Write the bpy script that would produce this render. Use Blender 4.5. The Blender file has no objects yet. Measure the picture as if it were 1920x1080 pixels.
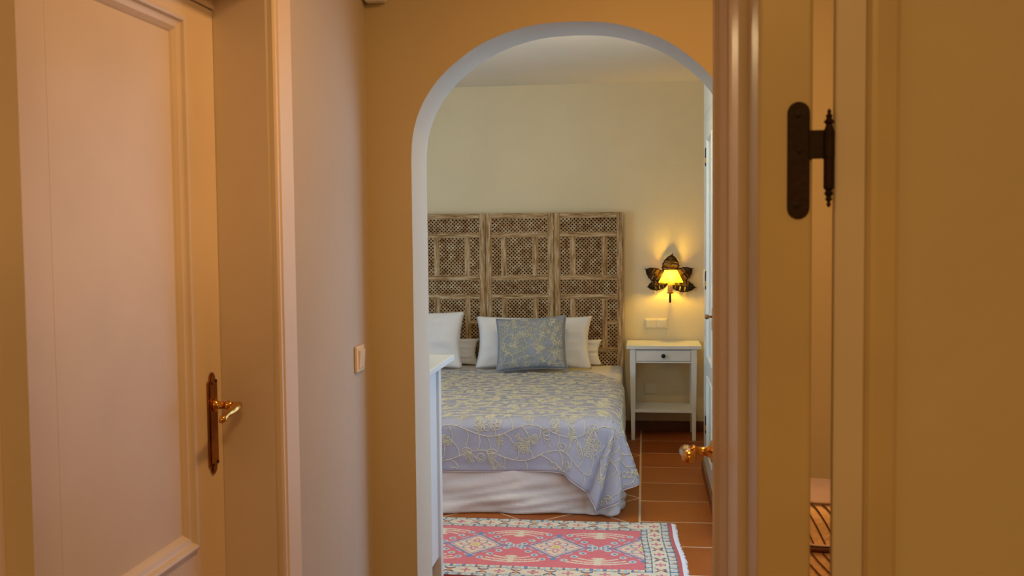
import bpy, bmesh, math, random
from mathutils import Vector, Matrix, noise
PI = math.pi
rnd = random.Random(7)
sc = bpy.context.scene
col = sc.collection

# ------------------------------------------------------------------ camera
CAM_H = 1.5
cd = bpy.data.cameras.new('camera'); cam = bpy.data.objects.new('camera', cd); col.objects.link(cam)
right = Vector((0.99198384, 0.12596974, -0.00998462))
down = Vector((-0.00301905, -0.05536573, -0.99846158))
fwd = Vector((-0.12632875, 0.99048789, -0.0545416))
M4 = Matrix.Identity(4)
for r_ in range(3):
    M4[r_][0] = right[r_]; M4[r_][1] = -down[r_]; M4[r_][2] = -fwd[r_]
M4[0][3], M4[1][3], M4[2][3] = 0, 0, CAM_H
cam.matrix_world = M4
cd.sensor_width = 36; cd.lens = 1950 / 1920 * 36
cd.clip_start = .05
cd.dof.use_dof = True; cd.dof.focus_distance = 6.4; cd.dof.aperture_fstop = 11
sc.camera = cam

# ------------------------------------------------------------------ world, exposure, large lights
w = bpy.data.worlds.new('world'); sc.world = w; w.use_nodes = True
w.node_tree.nodes['Background'].inputs[0].default_value = (.55, .6, .7, 1)
w.node_tree.nodes['Background'].inputs[1].default_value = .3
sc.view_settings.view_transform = 'Standard'; sc.view_settings.look = 'None'
sc.view_settings.gamma = 1; sc.view_settings.use_curve_mapping = False
sc.view_settings.exposure = 0.0

def area(name, loc, target, sx, sy, power, color, spread=PI):
    l = bpy.data.lights.new(name, 'AREA'); l.shape = 'RECTANGLE'; l.size = sx; l.size_y = sy
    l.energy = power; l.color = color; l.spread = spread
    o = bpy.data.objects.new(name, l); col.objects.link(o); o.location = loc
    d = Vector(target) - Vector(loc); o.rotation_euler = d.to_track_quat('-Z', 'Y').to_euler()
    return o
def point(name, loc, power, color, rad=.05):
    l = bpy.data.lights.new(name, 'POINT'); l.energy = power; l.color = color; l.shadow_soft_size = rad
    o = bpy.data.objects.new(name, l); col.objects.link(o); o.location = loc; return o

DAY = (.52, .74, 1.0)
area('daylight_balcony', (.52, 4.28, 1.2), (-1, 4.45, .9), 1.25, 2.0, 21, DAY)
area('daylight_window', (-3.12, 4.9, 1.45), (0, 5.5, 1.25), 1.5, 1.3, 31, DAY)
point('bedroom_ceiling_lamp', (-.5, 5.0, 2.45), 26, (1, .74, .38), .07)
area('hall_ceiling_lamp', (.02, 2.25, 2.5), (-.1, 2.2, 0), .16, .16, 10.5, (1, .46, .13))
area('entry_ceiling_lamp', (.2, -.6, 2.5), (.2, -.3, 0), .4, .4, 19, (1, .55, .17))
area('door_gap_fill', (.8, 1.75, 2.5), (.7, 2.2, 0), .3, .3, 11, (1, .49, .17))  # added fill, no real fixture: brightens wall and hamper behind the open door

# ------------------------------------------------------------------ materials
def mat(name, color, rough=.6, metal=0., var=0., scale=8., bump=0., bscale=60., spec=.5, color2=None, stretch=None, detail=6, coat=0.):
    m = bpy.data.materials.new(name); m.use_nodes = True; nt = m.node_tree; b = nt.nodes['Principled BSDF']
    b.inputs['Base Color'].default_value = (*color, 1); b.inputs['Roughness'].default_value = rough
    b.inputs['Metallic'].default_value = metal; b.inputs['Specular IOR Level'].default_value = spec
    if coat: b.inputs['Coat Weight'].default_value = coat; b.inputs['Coat Roughness'].default_value = .12
    tc = nt.nodes.new('ShaderNodeTexCoord'); mp = nt.nodes.new('ShaderNodeMapping')
    nt.links.new(tc.outputs['Object'], mp.inputs[0])
    if stretch: mp.inputs['Scale'].default_value = stretch
    if var or color2:
        n = nt.nodes.new('ShaderNodeTexNoise'); n.inputs['Scale'].default_value = scale; n.inputs['Detail'].default_value = detail
        nt.links.new(mp.outputs[0], n.inputs['Vector'])
        mx = nt.nodes.new('ShaderNodeMix'); mx.data_type = 'RGBA'
        c2 = color2 or tuple(c * (1 - var) for c in color)
        mx.inputs[6].default_value = (*color, 1); mx.inputs[7].default_value = (*c2, 1)
        r = nt.nodes.new('ShaderNodeMapRange'); r.inputs[1].default_value = .38; r.inputs[2].default_value = .62
        nt.links.new(n.outputs[0], r.inputs[0]); nt.links.new(r.outputs[0], mx.inputs[0])
        nt.links.new(mx.outputs[2], b.inputs['Base Color'])
    if bump:
        n2 = nt.nodes.new('ShaderNodeTexNoise'); n2.inputs['Scale'].default_value = bscale; n2.inputs['Detail'].default_value = 4
        nt.links.new(mp.outputs[0], n2.inputs['Vector'])
        bp = nt.nodes.new('ShaderNodeBump'); bp.inputs['Strength'].default_value = bump; bp.inputs['Distance'].default_value = .01
        nt.links.new(n2.outputs[0], bp.inputs['Height']); nt.links.new(bp.outputs[0], b.inputs['Normal'])
    return m
MT = {}
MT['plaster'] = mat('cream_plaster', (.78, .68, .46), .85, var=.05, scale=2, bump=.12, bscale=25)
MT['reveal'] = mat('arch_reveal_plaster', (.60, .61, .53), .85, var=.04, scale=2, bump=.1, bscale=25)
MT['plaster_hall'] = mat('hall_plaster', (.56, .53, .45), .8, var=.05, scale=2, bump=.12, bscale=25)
MT['entry_plaster'] = mat('entry_plaster', (.74, .66, .45), .8, var=.06, scale=2, bump=.1, bscale=25)
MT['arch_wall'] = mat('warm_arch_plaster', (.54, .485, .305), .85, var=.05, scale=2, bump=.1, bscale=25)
MT['ceiling'] = mat('ceiling_paint', (.90, .84, .72), .9, var=.03, scale=2)
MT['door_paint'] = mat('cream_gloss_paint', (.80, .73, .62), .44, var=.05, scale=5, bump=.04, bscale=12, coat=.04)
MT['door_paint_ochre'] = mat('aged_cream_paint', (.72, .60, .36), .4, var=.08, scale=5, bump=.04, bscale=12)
MT['white_paint'] = mat('white_lacquer', (.76, .79, .80), .35, var=.03, scale=6)
MT['dresser_paint'] = mat('cool_white_lacquer', (.62, .68, .71), .35, var=.03, scale=6)
MT['wardrobe_paint'] = mat('pale_wardrobe_paint', (.74, .84, .84), .3, var=.04, scale=6)
MT['brass'] = mat('polished_brass', (.80, .47, .13), .2, 1., var=.25, scale=30)
MT['old_brass'] = mat('worn_brass', (.42, .19, .05), .30, 1., var=.35, scale=20, bump=.05)
MT['iron'] = mat('rusty_dark_iron', (.032, .012, .005), .6, .4, var=.4, scale=30, bump=.1, bscale=120)
MT['screw'] = mat('black_screw', (.008, .004, .003), .6, .2)
MT['leaf_metal'] = mat('dark_bronze_leaf', (.030, .020, .012), .42, .8, var=.4, scale=60, bump=.2, bscale=150)
MT['plastic'] = mat('ivory_plastic', (.80, .72, .52), .35, var=.03)
MT['terra_skirt'] = mat('dark_terracotta_skirting', (.20, .07, .025), .45, var=.3, scale=9)
MT['linen'] = mat('white_linen', (.68, .65, .62), .9, var=.05, scale=4, bump=.25, bscale=35)
MT['pillow'] = mat('white_cotton', (.82, .81, .80), .9, var=.03, scale=4, bump=.2, bscale=18)
MT['spread'] = mat('blue_grey_cotton', (.39, .405, .50), .62, var=.10, scale=9, bump=.35, bscale=260, spec=.6)
MT['cushion'] = mat('blue_grey_cushion_cotton', (.31, .335, .375), .7, var=.10, scale=9, bump=.3, bscale=260)
MT['thread'] = mat('cream_wool_thread', (.66, .62, .46), .8, var=.2, scale=60)
MT['hem'] = mat('pale_hem_piping', (.72, .62, .58), .8)
MT['mattress'] = mat('mattress_ticking', (.75, .72, .66), .9)
MT['candle'] = mat('ivory_candle_sleeve', (.75, .45, .14), .5)
MT['dark_back'] = mat('dark_backboard', (.020, .010, .005), .9, var=.3, scale=20)
MT['fringe'] = mat('undyed_wool_fringe', (.72, .70, .70), .9, var=.1, scale=100)
MT['knob_dark'] = mat('dark_pewter_knob', (.03, .03, .03), .3, .8)
MT['hamper'] = mat('pale_wicker', (.86, .62, .34), .6, var=.12, scale=14, bump=.3, bscale=90)
MT['hamper_dark'] = mat('dark_cane_strip', (.11, .035, .015), .6, var=.3, scale=40)
MT['hamper_cloth'] = mat('rosy_cotton_lining', (.50, .38, .32), .9, var=.08, scale=10, bump=.2)

def wood_mat(name, a, b_, c, stretch):
    m = bpy.data.materials.new(name); m.use_nodes = True; nt = m.node_tree; b = nt.nodes['Principled BSDF']
    tc = nt.nodes.new('ShaderNodeTexCoord'); mp = nt.nodes.new('ShaderNodeMapping'); mp.inputs['Scale'].default_value = stretch
    nt.links.new(tc.outputs['Object'], mp.inputs[0])
    n = nt.nodes.new('ShaderNodeTexNoise'); n.inputs['Scale'].default_value = 9; n.inputs['Detail'].default_value = 9; n.inputs['Roughness'].default_value = .65
    nt.links.new(mp.outputs[0], n.inputs['Vector'])
    cr = nt.nodes.new('ShaderNodeValToRGB'); e = cr.color_ramp.elements
    e[0].position = .36; e[0].color = (*a, 1); e[1].position = .66; e[1].color = (*c, 1)
    x = e.new(.5); x.color = (*b_, 1)
    nt.links.new(n.outputs[0], cr.inputs[0]); nt.links.new(cr.outputs[0], b.inputs['Base Color'])
    b.inputs['Roughness'].default_value = .8
    bp = nt.nodes.new('ShaderNodeBump'); bp.inputs['Strength'].default_value = .4; bp.inputs['Distance'].default_value = .004
    nt.links.new(n.outputs[0], bp.inputs['Height']); nt.links.new(bp.outputs[0], b.inputs['Normal'])
    return m
WA, WB, WC = (.19, .095, .032), (.43, .275, .12), (.64, .53, .36)
MT['wood_v'] = wood_mat('limed_wood_upright', WA, WB, WC, (9, 9, .9))
MT['wood_h'] = wood_mat('limed_wood_rail', WA, WB, WC, (.9, 9, 9))
MT['lattice'] = wood_mat('limed_wood_lattice', (.25, .11, .035), (.47, .29, .13), (.64, .54, .36), (2.2, 2.2, 2.2))

def floor_mat():
    m = bpy.data.materials.new('terracotta_tiles'); m.use_nodes = True; nt = m.node_tree; N = nt.nodes; L = nt.links; b = N['Principled BSDF']
    tc = N.new('ShaderNodeTexCoord'); sp = N.new('ShaderNodeSeparateXYZ'); L.new(tc.outputs['Object'], sp.inputs[0])
    def mth(op, a, b2=None, c=None):
        n = N.new('ShaderNodeMath'); n.operation = op
        for i, v in enumerate((a, b2, c)):
            if v is None: continue
            if isinstance(v, (int, float)): n.inputs[i].default_value = v
            else: L.new(v, n.inputs[i])
        return n.outputs[0]
    X, Y = sp.outputs[0], sp.outputs[1]
    X0 = -.028
    def line(v, off, pitch, hw):     # 1 where inside a grout line
        q = mth('ABSOLUTE', mth('SUBTRACT', mth('FRACT', mth('ADD', mth('DIVIDE', mth('SUBTRACT', v, off), pitch), .5)), .5))
        return mth('LESS_THAN', mth('MULTIPLY', q, pitch), hw)
    s = .70710678
    U = mth('MULTIPLY', mth('ADD', X, Y), s); V = mth('MULTIPLY', mth('SUBTRACT', X, Y), s)
    uo, vo = (X0 + 5.795) * s, (X0 - 5.795) * s
    diag = mth('MAXIMUM', line(U, uo, .394, .0045), line(V, vo, .394, .0045))
    brow = line(Y, 5.325, .414, .0045)
    inb = mth('GREATER_THAN', X, X0)
    edge = mth('LESS_THAN', mth('ABSOLUTE', mth('SUBTRACT', X, X0)), .006)
    g = mth('ADD', mth('MULTIPLY', brow, inb), mth('MULTIPLY', diag, mth('SUBTRACT', 1, inb)))
    g = mth('MINIMUM', mth('ADD', g, edge), 1)
    idb = mth('FLOOR', mth('DIVIDE', mth('SUBTRACT', Y, 5.325), .414))
    idu = mth('FLOOR', mth('DIVIDE', mth('SUBTRACT', U, uo), .394)); idv = mth('FLOOR', mth('DIVIDE', mth('SUBTRACT', V, vo), .394))
    cid = mth('ADD', mth('MULTIPLY', inb, idb), mth('MULTIPLY', mth('SUBTRACT', 1, inb), mth('ADD', mth('MULTIPLY', idu, 7.3), idv)))
    wn = N.new('ShaderNodeTexWhiteNoise'); wn.noise_dimensions = '1D'; L.new(cid, wn.inputs['W'])
    ns = N.new('ShaderNodeTexNoise'); ns.inputs['Scale'].default_value = 6; ns.inputs['Detail'].default_value = 6; L.new(tc.outputs['Object'], ns.inputs['Vector'])
    f = mth('ADD', mth('MULTIPLY', wn.outputs[0], .45), mth('MULTIPLY', ns.outputs[0], .6))
    mx = N.new('ShaderNodeMix'); mx.data_type = 'RGBA'; L.new(f, mx.inputs[0])
    mx.inputs[6].default_value = (.22, .045, .002, 1); mx.inputs[7].default_value = (.35, .095, .009, 1)
    m2 = N.new('ShaderNodeMix'); m2.data_type = 'RGBA'; L.new(g, m2.inputs[0]); L.new(mx.outputs[2], m2.inputs[6]); m2.inputs[7].default_value = (.56, .42, .28, 1)
    L.new(m2.outputs[2], b.inputs['Base Color'])
    b.inputs['Specular IOR Level'].default_value = .22
    L.new(mth('ADD', mth('MULTIPLY', g, .3), mth('ADD', .34, mth('MULTIPLY', ns.outputs[0], .15))), b.inputs['Roughness'])
    bp = N.new('ShaderNodeBump'); bp.inputs['Strength'].default_value = .5; bp.inputs['Distance'].default_value = .004
    L.new(mth('SUBTRACT', mth('MULTIPLY', ns.outputs[0], .5), g), bp.inputs['Height']); L.new(bp.outputs[0], b.inputs['Normal'])
    return m
MT['floor'] = floor_mat()

# ------------------------------------------------------------------ mesh helpers
class MB:
    def __init__(s): s.v = []; s.f = []; s.mi = []
    def add(s, vs, fs, mi=0):
        o = len(s.v); s.v += [tuple(v) for v in vs]; s.f += [tuple(i + o for i in f) for f in fs]; s.mi += [mi] * len(fs); return s
    def box(s, a, b, mi=0):
        x0, y0, z0 = [min(a[i], b[i]) for i in range(3)]; x1, y1, z1 = [max(a[i], b[i]) for i in range(3)]
        return s.add([(x0, y0, z0), (x1, y0, z0), (x1, y1, z0), (x0, y1, z0), (x0, y0, z1), (x1, y0, z1), (x1, y1, z1), (x0, y1, z1)],
              [(3, 2, 1, 0), (4, 5, 6, 7), (0, 1, 5, 4), (1, 2, 6, 5), (2, 3, 7, 6), (3, 0, 4, 7)], mi)
    def taper(s, a, b, wa, wb, mi=0):      # square post from a to b with half widths
        vs = []
        for p, q in ((a, wa), (b, wb)):
            vs += [(p[0] - q, p[1] - q, p[2]), (p[0] + q, p[1] - q, p[2]), (p[0] + q, p[1] + q, p[2]), (p[0] - q, p[1] + q, p[2])]
        return s.add(vs, [(3, 2, 1, 0), (4, 5, 6, 7), (0, 1, 5, 4), (1, 2, 6, 5), (2, 3, 7, 6), (3, 0, 4, 7)], mi)
    def tube(s, pts, rad, n=8, mi=0, cap=True, closed=False):
        pts = [Vector(p) for p in pts]; k = len(pts)
        if k < 2: return s
        rad = rad if isinstance(rad, (list, tuple)) else [rad] * k
        t0 = (pts[1] - pts[0]).normalized(); up = Vector((0, 0, 1)) if abs(t0.z) < .9 else Vector((1, 0, 0))
        nrm = t0.cross(up).normalized(); vs = []
        for i in range(k):
            if closed: t = (pts[(i + 1) % k] - pts[i - 1])
            else: t = (pts[min(i + 1, k - 1)] - pts[max(i - 1, 0)])
            if t.length < 1e-9: t = t0
            t.normalize(); nrm = (nrm - t * nrm.dot(t))
            if nrm.length < 1e-6: nrm = t.orthogonal()
            nrm.normalize(); bn = t.cross(nrm)
            for j in range(n):
                a = 2 * PI * j / n; vs.append(pts[i] + (nrm * math.cos(a) + bn * math.sin(a)) * rad[i])
        fs = []
        for i in range(k if closed else k - 1):
            i2 = (i + 1) % k
            for j in range(n): fs.append((i * n + j, i * n + (j + 1) % n, i2 * n + (j + 1) % n, i2 * n + j))
        if cap and not closed: fs += [tuple(range(n - 1, -1, -1)), tuple((k - 1) * n + j for j in range(n))]
        return s.add(vs, fs, mi)
    def lathe(s, prof, c=(0, 0, 0), axis='z', n=24, mi=0, cap=True):   # prof: (radius, height)
        vs = []
        for r, h in prof:
            for j in range(n):
                a = 2 * PI * j / n; p = (r * math.cos(a), r * math.sin(a), h)
                if axis == 'x': p = (p[2], p[0], p[1])
                if axis == 'y': p = (p[1], p[2], p[0])
                vs.append((p[0] + c[0], p[1] + c[1], p[2] + c[2]))
        k = len(prof); fs = [(i * n + j, i * n + (j + 1) % n, (i + 1) * n + (j + 1) % n, (i + 1) * n + j) for i in range(k - 1) for j in range(n)]
        if cap: fs += [tuple(range(n - 1, -1, -1)), tuple((k - 1) * n + j for j in range(n))]
        return s.add(vs, fs, mi)
    def prism(s, poly, fn, d0, d1, mi=0):    # poly of 2D pts; fn(u,v,d) -> xyz
        n = len(poly); vs = [fn(u, v, d0) for u, v in poly] + [fn(u, v, d1) for u, v in poly]
        fs = [tuple(range(n - 1, -1, -1)), tuple(range(n, 2 * n))] + [(i, (i + 1) % n, n + (i + 1) % n, n + i) for i in range(n)]
        return s.add(vs, fs, mi)
    def grid(s, P, mi=0, wrap=False):        # P[i][j]
        a, b = len(P), len(P[0]); vs = [p for r in P for p in r]
        return s.add(vs, [(i * b + j, i * b + j + 1, (i + 1) * b + j + 1, (i + 1) * b + j) for i in range(a - 1) for j in range(b - 1)], mi)
    def build(s, name, m, parent=None, smooth=False, bevel=0., solid=0., weld=0., seg=2):
        me = bpy.data.meshes.new(name); me.from_pydata(s.v, [], s.f)
        for mm in (m if isinstance(m, (list, tuple)) else [m]): me.materials.append(mm)
        for p, i in zip(me.polygons, s.mi): p.material_index = i
        bm = bmesh.new(); bm.from_mesh(me)
        if weld: bmesh.ops.remove_doubles(bm, verts=bm.verts, dist=weld)
        bmesh.ops.recalc_face_normals(bm, faces=bm.faces)
        bm.to_mesh(me); bm.free()
        if smooth is True:
            for p in me.polygons: p.use_smooth = True
        elif smooth: me.shade_smooth_by_angle = None
        o = bpy.data.objects.new(name, me); col.objects.link(o)
        if bevel:
            md = o.modifiers.new('bevel', 'BEVEL'); md.width = bevel; md.segments = seg; md.limit_method = 'ANGLE'; md.angle_limit = R(40)
        if solid:
            md = o.modifiers.new('solid', 'SOLIDIFY'); md.thickness = solid; md.offset = 0
        if parent:
            o.parent = parent
            o.matrix_parent_inverse = Matrix.Translation(parent.location).inverted() if parent.type == 'EMPTY' else Matrix.Identity(4)
            if parent.type != 'EMPTY': o.matrix_parent_inverse = Matrix.Identity(4)
        return o
R = math.radians
def tag(o, label=None, cat=None, group=None, kind=None):
    if label: o['label'] = label
    if cat: o['category'] = cat
    if group: o['group'] = group
    if kind: o['kind'] = kind
    return o
def thing(name, loc, label, cat, group=None, kind=None):
    o = bpy.data.objects.new(name, None); col.objects.link(o); o.location = loc; o.empty_display_size = .1
    bpy.context.view_layer.update()
    return tag(o, label, cat, group, kind)
def struct(name, mb, m, label=None, **k):
    o = mb.build(name, m, **k); o['kind'] = 'structure'
    if label: o['label'] = label
    return o
def lerp(a, b, t): return a + (b - a) * t
def interp(pts, t):     # pts: list (t, *vals), smooth-linear
    if t <= pts[0][0]: return Vector(pts[0][1:])
    for a, b in zip(pts, pts[1:]):
        if t <= b[0]:
            k = (t - a[0]) / (b[0] - a[0]); return Vector(a[1:]).lerp(Vector(b[1:]), k)
    return Vector(pts[-1][1:])
def spline(pts, t):     # catmull-rom over (t, *vals)
    n = len(pts)
    if t <= pts[0][0]: return Vector(pts[0][1:])
    if t >= pts[-1][0]: return Vector(pts[-1][1:])
    for i in range(n - 1):
        if t <= pts[i + 1][0]:
            p0 = Vector(pts[max(i - 1, 0)][1:]); p1 = Vector(pts[i][1:]); p2 = Vector(pts[i + 1][1:]); p3 = Vector(pts[min(i + 2, n - 1)][1:])
            k = (t - pts[i][0]) / (pts[i + 1][0] - pts[i][0])
            return .5 * ((2 * p1) + (p2 - p0) * k + (2 * p0 - 5 * p1 + 4 * p2 - p3) * k * k + (3 * p1 - p0 - 3 * p2 + p3) * k ** 3)

# ------------------------------------------------------------------ room shell
WX = -.86; AY0, AY1 = 3.19, 3.42; CZ = 2.588; BY = 7.8; BL = -3.2
struct('floor', MB().box((BL - .1, -2.1, -.1), (1.9, BY + .1, 0)), MT['floor'])
struct('ceiling', MB().box((BL - .1, -2.1, CZ), (1.9, BY + .1, CZ + .1)), MT['ceiling'])
struct('wall_back', MB().box((BL, BY, 0), (.6, BY + .1, CZ)), MT['plaster'], 'cream plaster wall behind the bed')
# arch wall: profile extruded
prof = [(0, .433 + 1.70), (.097, 2.128), (.188, 2.108), (.28, 2.071), (.351, 2.023), (.411, 1.968), (.46, 1.897), (.488, 1.82), (.497, 1.746), (.498, 1.66)]
dense = []
pt = [(i, p[0], p[1]) for i, p in enumerate(prof)]
for i in range((len(prof) - 1) * 5 + 1):
    q = spline(pt, i / 5); dense.append((q[0], q[1]))
CX = -.221
arch = [(CX - x, z) for x, z in reversed(dense)] + [(CX + x, z) for x, z in dense[1:]]
mb = MB(); XL, XR = BL, 1.8
for y in (AY0, AY1):
    pass
def wall_face(mb, y, flip, xl):
    vs = []; fs = []
    pts = [(arch[0][0], 0)] + arch + [(arch[-1][0], 0)]
    # left strip
    mb.add([(xl, y, 0), (pts[0][0], y, 0), (pts[1][0], y, pts[1][1]), (pts[1][0], y, CZ), (xl, y, CZ)], [(0, 1, 2, 3, 4)])
    mb.add([(XR, y, 0), (pts[-1][0], y, 0), (pts[-2][0], y, pts[-2][1]), (pts[-2][0], y, CZ), (XR, y, CZ)], [(0, 1, 2, 3, 4)])
    for a, b in zip(arch, arch[1:]):
        mb.add([(a[0], y, a[1]), (b[0], y, b[1]), (b[0], y, CZ), (a[0], y, CZ)], [(0, 1, 2, 3)])
front = MB(); wall_face(front, AY0, 0, WX)
back = MB(); wall_face(back, AY1, 0, BL)
reveal = MB(); path = [(arch[0][0], 0)] + arch + [(arch[-1][0], 0)]
# rounded plaster arris: reveal starts a few mm in
for (x0, z0), (x1, z1) in zip(path, path[1:]):
    reveal.add([(x0, AY0, z0), (x1, AY0, z1), (x1, AY1, z1), (x0, AY1, z0)], [(0, 1, 2, 3)])
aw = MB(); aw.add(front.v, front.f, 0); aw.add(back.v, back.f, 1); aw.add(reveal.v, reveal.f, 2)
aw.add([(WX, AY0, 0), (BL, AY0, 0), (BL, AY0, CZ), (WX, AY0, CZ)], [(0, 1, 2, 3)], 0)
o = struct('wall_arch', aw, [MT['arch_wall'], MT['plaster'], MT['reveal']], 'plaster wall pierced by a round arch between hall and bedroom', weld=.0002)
for p in o.data.polygons:
    if p.material_index == 2 and abs(p.normal.y) < .5: p.use_smooth = True
o.data.set_sharp_from_angle(angle=R(30))
# left hall wall with the door opening (jamb)
DY0, DY1, DZ = 1.315, 2.326, 2.065
lw = MB().box((WX - .2, -2.1, 0), (WX, DY0, CZ)).box((WX - .2, DY1, 0), (WX, AY0, CZ)).box((WX - .2, DY0, DZ), (WX, DY1, CZ))
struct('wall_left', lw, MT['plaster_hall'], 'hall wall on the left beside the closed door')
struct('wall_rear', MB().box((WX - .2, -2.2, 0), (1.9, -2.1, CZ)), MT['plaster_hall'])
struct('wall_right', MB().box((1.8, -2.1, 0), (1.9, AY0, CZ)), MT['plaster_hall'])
struct('wall_entry', MB().box((.289, 1.245, 0), (1.8, 1.36, CZ)).box((.205, 1.30, 2.1), (1.8, 1.36, CZ)), MT['entry_plaster'], 'ochre wall end at the right beside the open door')
# bedroom side walls, with window openings
struct('wall_bedroom_left', MB().box((BL - .1, AY1, 0), (BL, 4.1, CZ)).box((BL - .1, 5.7, 0), (BL, BY, CZ)).box((BL - .1, 4.1, 0), (BL, 5.7, .75)).box((BL - .1, 4.1, 2.15), (BL, 5.7, CZ)), MT['plaster'])
struct('wall_bedroom_right', MB().box((.6, AY1, 0), (.7, 3.6, CZ)).box((.6, 4.95, 0), (.7, BY, CZ)).box((.6, 3.6, 2.25), (.7, 4.95, CZ)), MT['plaster'])
# baseboards
struct('baseboard_back', MB().box((BL, BY - .014, 0), (.6, BY, .072)), MT['terra_skirt'], 'dark terracotta skirting along the back wall', bevel=.003)
struct('baseboard_arch', MB().box((WX, AY0 - .012, 0), (CX - .5, AY0, .07)).box((CX + .5, AY0 - .012, 0), (1.8, AY0, .07)), MT['terra_skirt'], bevel=.003)
struct('baseboard_left', MB().box((WX, 2.47, 0), (WX + .012, AY0 - .012, .07)), MT['terra_skirt'], bevel=.003)

# ------------------------------------------------------------------ left door (door_1)
d = thing('door_1', (-.987, 1.9, 0), 'closed cream panelled door on the left wall with brass lever', 'door', kind='structure')
del d['category']
X0 = -.987
leaf = MB()
def xb(mb, x0, x1, y0, y1, z0, z1): mb.box((x0, y0, z0), (x1, y1, z1))
xb(leaf, X0 - .04, X0, DY0 + .004, 1.50, .008, 2.014); xb(leaf, X0 - .04, X0, 2.165, DY1 - .003, .008, 2.014)
xb(leaf, X0 - .04, X0, 1.50, 2.165, 1.970, 2.014); xb(leaf, X0 - .04, X0, 1.50, 2.165, .66, .805); xb(leaf, X0 - .04, X0, 1.50, 2.165, .008, .16)
leaf.build('leaf', MT['door_paint'], d, bevel=.0015)
MB().box((X0 - .03, 1.50, .80), (X0 - .0143, 1.66, 1.975)).box((X0 - .03, 1.66, .80), (X0 - .014, 2.165, 1.975)).build('upper_panel', MT['door_paint'], d)
MB().box((X0 - .03, 1.50, .155), (X0 - .014, 2.165, .665)).build('lower_panel', MT['door_paint'], d)
def frame_mould(mb, x, y0, y1, z0, z1, profile):     # profile: (inset, height above x)
    rings = []
    for ins, h in profile:
        rings.append([(x + h, y0 + ins, z0 + ins), (x + h, y1 - ins, z0 + ins), (x + h, y1 - ins, z1 - ins), (x + h, y0 + ins, z1 - ins)])
    for a, b in zip(rings, rings[1:]):
        for i in range(4):
            j = (i + 1) % 4; mb.add([a[i], a[j], b[j], b[i]], [(0, 1, 2, 3)])
PR = [(-.004, 0), (0, .008), (.006, .010), (.012, .008), (.016, .001), (.020, -.001), (.028, -.003), (.036, -.010), (.040, -.0145)]
mb = MB(); frame_mould(mb, X0, 1.50, 2.165, .805, 1.970, PR); mb.build('panel_moulding', MT['door_paint'], d)
mb = MB(); frame_mould(mb, X0, 1.50, 2.165, .16, .66, PR); mb.build('panel_moulding', MT['door_paint'], d)
# brass long plate
def plate_poly(hw, z0, z1):
    p = []
    for k in range(9): # rounded pointed top
        a = PI * k / 8; p.append((hw * .62 * math.cos(a), z1 - .018 + .018 * math.sin(a)))
    p = [(hw, z0 + .022), (hw, z1 - .022), (hw * .72, z1 - .018)] + p + [(-hw * .72, z1 - .018), (-hw, z1 - .022), (-hw, z0 + .022), (-hw * .72, z0 + .018)]
    for k in range(9):
        a = PI + PI * k / 8; p.append((hw * .62 * math.cos(a), z0 + .018 + .018 * math.sin(a)))
    p += [(hw * .72, z0 + .018)]
    return p
PY = 2.264
bp_ = MB().prism(plate_poly(.026, .948, 1.184), lambda u, v, q: (X0 + q, PY + u, v), 0, .004)
bp_.prism([(u * .72, 1.066 + (v - 1.066) * .965) for u, v in plate_poly(.026, .948, 1.184)], lambda u, v, q: (X0 + q, PY + u, v), .004, .0065)
pl = bp_.build('handle_plate', MT['old_brass'], d, bevel=.0012)
for yy, zz in ((-.013, 1.160), (.013, 1.163), (-.012, .972), (.013, .975)):
    MB().lathe([(.0001, .0065), (.0032, .0065), (.0032, .0082), (.0001, .009)], (X0, PY + yy, zz), 'x', 10).build('screw', MT['screw'], pl)
lv = MB().lathe([(.014, .006), (.014, .012), (.010, .015), (.0085, .02), (.0085, .034), (.0115, .037), (.0115, .041), (.008, .044), (.0078, .052)], (X0, PY, 1.108), 'x', 18)
lv.tube([(X0 + .048, PY, 1.108), (X0 + .056, PY + .001, 1.108), (X0 + .064, PY - .006, 1.107), (X0 + .067, PY - .022, 1.106), (X0 + .066, PY - .045, 1.102), (X0 + .065, PY - .07, 1.098), (X0 + .066, PY - .09, 1.094), (X0 + .067, PY - .105, 1.092)],
        [.008, .0095, .012, .012, .0085, .007, .0085, .006], 14)
lv.build('lever', MT['brass'], d, smooth=True)
# frame: jamb reveal + architrave
f = MB()
f.box((WX - .2, DY1 - .002, 0), (WX - .001, DY1 + .02, DZ + .02)).box((X0 - .06, DY0, DZ - .006), (WX - .001, DY1, DZ + .02)).box((WX - .2, DY0 - .02, 0), (WX - .001, DY0 + .002, DZ + .02))
f.box((X0 - .06, DY0, 2.0165), (X0 + .004, DY1, DZ))
fr = f.build('door_frame', MT['door_paint'], d)
def arch_strip(mb, ya, yb, z0, z1, sgn, pr_=None):   # profiled vertical casing on the left wall, inner edge at ya
    pr_ = pr_ or [(0, 0), (0, .012), (.004, .017), (.010, .018), (.014, .012), (.018, .012), (.022, .019), (.10, .022), (.107, .016), (.109, 0)]
    for (a, h), (b, h2) in zip(pr_, pr_[1:]):
        mb.add([(WX + h, ya + sgn * a, z0), (WX + h2, ya + sgn * b, z0), (WX + h2, ya + sgn * b, z1), (WX + h, ya + sgn * a, z1)], [(0, 1, 2, 3)])
c = MB(); arch_strip(c, DY1 + .006, 0, 0, DZ + .11, 1); arch_strip(c, DY0 - .006, 0, 0, DZ + .11, -1, [(0, 0), (0, .030), (.006, .033), (.036, .010), (.040, .014), (.10, .016), (.107, .014), (.109, 0)])
c.box((WX, DY0 - .1, DZ + .006), (WX + .02, DY1 + .1, DZ + .11))
c.build('architrave', MT['door_paint'], d)

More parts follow.
